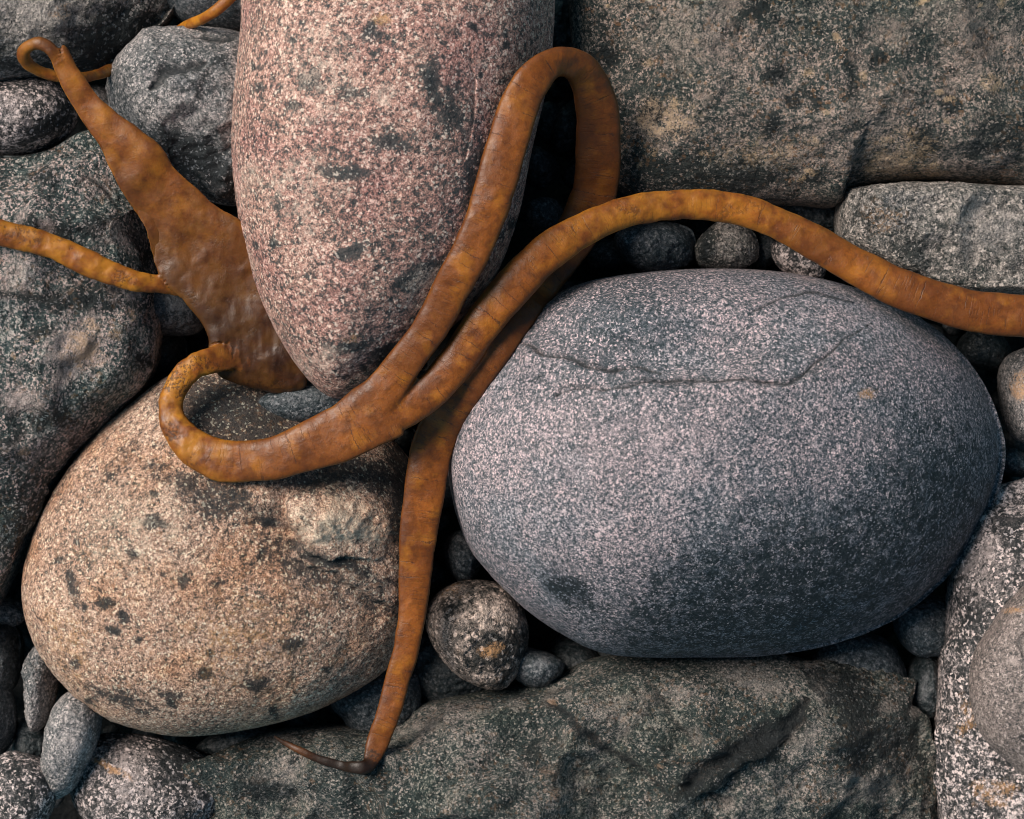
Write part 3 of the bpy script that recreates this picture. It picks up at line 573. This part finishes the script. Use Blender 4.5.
def lay(rows, name, clear=.0015, smooth=10):
    """keep the strap above whatever stone lies under it"""
    z = rows[:, 4].copy(); need = np.full(len(rows), -1.)
    tx = np.gradient(rows[:, 0]); ty = np.gradient(rows[:, 1]); l = np.hypot(tx, ty)+1e-9; nx, ny = -ty/l, tx/l
    for i, r in enumerate(rows):
        for u in (-.3, 0, .3):
            need[i] = max(need[i], hm_get(r[0]+nx[i]*u*r[2], r[1]+ny[i]*u*r[2])+r[3]*S*.40+clear)
    print('KELP', name, 'rest-z', np.round(need[::8], 3).tolist(), 'given', np.round(z[::8], 3).tolist())
    z = np.maximum(z, np.where(need > -.9, need, z))
    for _ in range(smooth):
        zz = z.copy(); zz[1:-1] = (z[:-2]+2*z[1:-1]+z[2:])/4; z = np.maximum(zz, z-.0004)
    rows = rows.copy(); rows[:, 4] = z
    return rows
STIPE = lay(STIPE, 'stipe'); LOOP = lay(LOOP, 'loop'); ARCH = lay(ARCH, 'arch'); SIDE = lay(SIDE, 'side'); TAIL = lay(TAIL, 'tail')

samples = []   # (pos, part, along, across, yellow, dusk)
BD = crom([(b[0]-a[0], a[1]-b[1]) for a, b in bl], 8); BD /= np.linalg.norm(BD, axis=1)[:, None]
def sweep(rows, part, seg=28, wav=0., power=1.0):
    pos = np.array([P(r[0], r[1], r[4]) for r in rows])
    T = np.gradient(pos, axis=0); T /= np.linalg.norm(T, axis=1)[:, None]
    up = np.array([0, 0, 1.])
    L = np.concatenate([[0], np.cumsum(np.linalg.norm(np.diff(pos, axis=0), axis=1))])
    vs = []; 
    for i, r in enumerate(rows):
        sd = np.cross(T[i], up); sd /= np.linalg.norm(sd)+1e-9
        if part == 4: sd = np.array([BD[i, 0], BD[i, 1], 0.])
        nn = np.cross(sd, T[i]); a = math.radians(r[5])
        s2 = sd*math.cos(a)+nn*math.sin(a); n2 = np.cross(s2, T[i]); n2 /= np.linalg.norm(n2)
        k = (H-r[4])/H
        hw = (r[2]*1.06+1.2)*S/2*k; ht = r[3]*S/2
        for j in range(seg):
            t = 2*math.pi*j/seg; cu, su = math.cos(t), math.sin(t)
            u = math.copysign(abs(cu)**.85, cu); w = math.copysign(abs(su)**power, su)
            vs.append(pos[i]+s2*u*hw+n2*w*ht)
            samples.append((vs[-1], part, L[i], u, r[6], r[7]))
    n = len(rows); fs = []
    for i in range(n-1):
        for j in range(seg):
            a, b = i*seg+j, i*seg+(j+1) % seg
            fs += [(a, b, b+seg), (a, b+seg, a+seg)]
    for e, fl in ((0, 1), (n-1, 0)):
        c = len(vs); vs.append(pos[e])
        for j in range(seg):
            a, b = e*seg+j, e*seg+(j+1) % seg
            fs.append((c, b, a) if fl else (c, a, b))
    return np.array(vs), np.array(fs)

parts = [(STIPE, 'stem'), (LOOP, 'strap'), (ARCH, 'branch'), (SIDE, 'side_stem'), (BLADE, 'blade'), (CURL, 'tendril'), (TAIL, 'tail')]
vs, fs, off = [], [], 0
for i, (rows, nm) in enumerate(parts):
    if i < 3: rows = rows.copy(); rows[:, 3] *= (.72, .70, .85)[i] if i else np.interp(rows[:, 2], [26, 44], [1, .66])
    v, f = sweep(rows, i, power=(.62, .6, .75)[i] if i < 3 else .85)
    vs.append(v); fs.append(f+off); off += len(v)
me = mesh_tri('kelp_raw', np.concatenate(vs), np.concatenate(fs))
raw = bpy.data.objects.new('kelp_raw', me); col.objects.link(raw)
md = raw.modifiers.new('r', 'REMESH'); md.mode = 'VOXEL'; md.voxel_size = .0015; md.use_smooth_shade = True
ms = raw.modifiers.new('s', 'SMOOTH'); ms.factor = .5; ms.iterations = 6
dg = bpy.context.evaluated_depsgraph_get(); ev = raw.evaluated_get(dg); em = ev.to_mesh()
nv = len(em.vertices); kv = np.empty(nv*3); em.vertices.foreach_get('co', kv); kv = kv.reshape(-1, 3)
kn = np.empty(nv*3); em.vertices.foreach_get('normal', kn); kn = kn.reshape(-1, 3)
polys = [tuple(p.vertices) for p in em.polygons]
ev.to_mesh_clear(); bpy.data.objects.remove(raw)
kd = kdtree.KDTree(len(samples))
for i, s in enumerate(samples): kd.insert(s[0], i)
kd.balance()
pid = np.zeros(nv, int); A4 = np.zeros((nv, 4))
for i in range(nv):
    hit = kd.find_n(kv[i], 3); ws = 0
    pid[i] = samples[hit[0][1]][1]
    for co, j, dist in hit:
        s = samples[j]
        if s[1] != pid[i]: continue
        w = 1/(dist+1e-4); A4[i] += w*np.array(s[2:6]); ws += w
    A4[i] /= ws
# skin undulation: soft swellings everywhere, blisters and wrinkles on the blade
isb = sstep(np.clip((pid == 4)*1.0, 0, 1))
un = fbm(kv*26, 2)*.0022+fbm(kv*80, 2)*.0005
low = sstep((P(0, 190, .08)[1]-kv[:, 1])/.07+.2); un += isb*(fbm(kv*18+7, 2)*.007+np.clip(fbm(kv*np.array([70, 26, 40])+19, 2, .5, True), .1, 1)*.0022*sstep((P(0, 300, .07)[1]-kv[:, 1])/.05)+low*(np.clip(fbm(kv*np.array([62, 40, 50])+3, 2), .10, 1)*.002+fbm(kv*np.array([100, 45, 60])+8, 2)*.0004))
yb = A4[:, 2]; un += yb*(1-isb)*fbm(kv*90+31, 2)*.0016
kv2 = kv+kn*un[:, None]
tmp = bpy.data.meshes.new('t'); tmp.from_pydata(kv2.tolist(), [], polys); tmp.update()
nn = np.empty(nv*3); tmp.vertices.foreach_get('normal', nn); nn = nn.reshape(-1, 3); bpy.data.meshes.remove(tmp)
root = bpy.data.objects.new('kelp', None); bx, by, bz_ = P(390, 405, .1); root.location = (bx, by, bz_); col.objects.link(root)
root['label'] = 'orange brown kelp with looping straps and a broad blade, draped over the stones'; root['category'] = 'seaweed'
PLAB = {'blade': 'broad blistered brown blade tapering to the upper left', 'tail': 'thin dark withered tail', 'side_stem': 'thin yellow side stem running off to the left'}
pa = np.array([pid[list(p)].min() if len(set(pid[list(p)])) > 1 else pid[p[0]] for p in polys])
base = np.array(root.location)
def build_part(nm, polyids, lab=None):
    ids = sorted({v for k in polyids for v in polys[k]}); mp = {v: i for i, v in enumerate(ids)}
    me = bpy.data.meshes.new(nm); me.from_pydata((kv2[ids]-base).tolist(), [], [[mp[v] for v in polys[k]] for k in polyids]); me.update()
    me.polygons.foreach_set('use_smooth', np.ones(len(me.polygons), bool))
    me.normals_split_custom_set_from_vertices(nn[ids].tolist())
    for k, an in enumerate(('along', 'across', 'yellow', 'dusk')): attr(me, an, A4[ids, k])
    attr(me, 'plain', np.isin(pid[ids], (3, 4, 5, 6))*1.0)
    me.materials.append(KM)
    o = bpy.data.objects.new(nm, me); o.parent = root; col.objects.link(o)
    if lab: o['label'] = lab
for i, (rows, nm) in enumerate(parts):
    build_part(nm, np.where(pa == i)[0].tolist(), PLAB.get(nm))
# the upper stem re-emerges beyond the round cobble: same plant, plain sweep
samples = []
v, f = sweep(UPPER, 0, seg=24)
v = v+ (fbm(v*90, 3)*.0008)[:, None]
me = mesh_tri('upper_stem', v-base, f)
s = samples; pad = len(v)-len(s)
for k, an in enumerate(('along', 'across', 'yellow', 'dusk')): attr(me, an, np.array([q[2+k] for q in s]+[s[0][2+k]]*pad))
me.materials.append(KM); o = bpy.data.objects.new('upper_stem', me); o.parent = root; col.objects.link(o)

# ------------------------------------------------------------------ light, camera
az = math.atan2(-.70, .42); el = math.radians(47)
world = bpy.data.worlds.new('World'); scene.world = world; world.use_nodes = True
nt = world.node_tree; bg = nt.nodes['Background']; sky = nt.nodes.new('ShaderNodeTexSky')
sky.sky_type = 'NISHITA'; sky.sun_disc = False; sky.sun_elevation = el; sky.sun_rotation = az
tint = mix(nt, 1.0, sky.outputs[0], (.64, 1.08, 1.0), 'MULTIPLY'); nt.links.new(tint, bg.inputs[0]); bg.inputs[1].default_value = .075
sl = bpy.data.lights.new('sun', 'SUN'); sl.energy = 4.4; sl.angle = math.radians(30); sl.color = (1, .875, .78)
so = bpy.data.objects.new('sun', sl); col.objects.link(so)
d = Vector((math.sin(az)*math.cos(el), math.cos(az)*math.cos(el), math.sin(el)))
so.rotation_euler = d.to_track_quat('Z', 'Y').to_euler()
cam = bpy.data.cameras.new('camera'); co = bpy.data.objects.new('camera', cam); col.objects.link(co)
co.location = (0, 0, H); cam.sensor_width = 36; cam.lens = 36*H/1.024; cam.clip_end = 100
cam.dof.use_dof = True; cam.dof.focus_distance = H-.09; cam.dof.aperture_fstop = 4.5
scene.camera = co
scene.cycles.pixel_filter_type = 'BLACKMAN_HARRIS'; scene.cycles.filter_width = 1.0
scene.view_settings.view_transform = 'Standard'; scene.view_settings.look = 'None'; scene.view_settings.exposure = 0
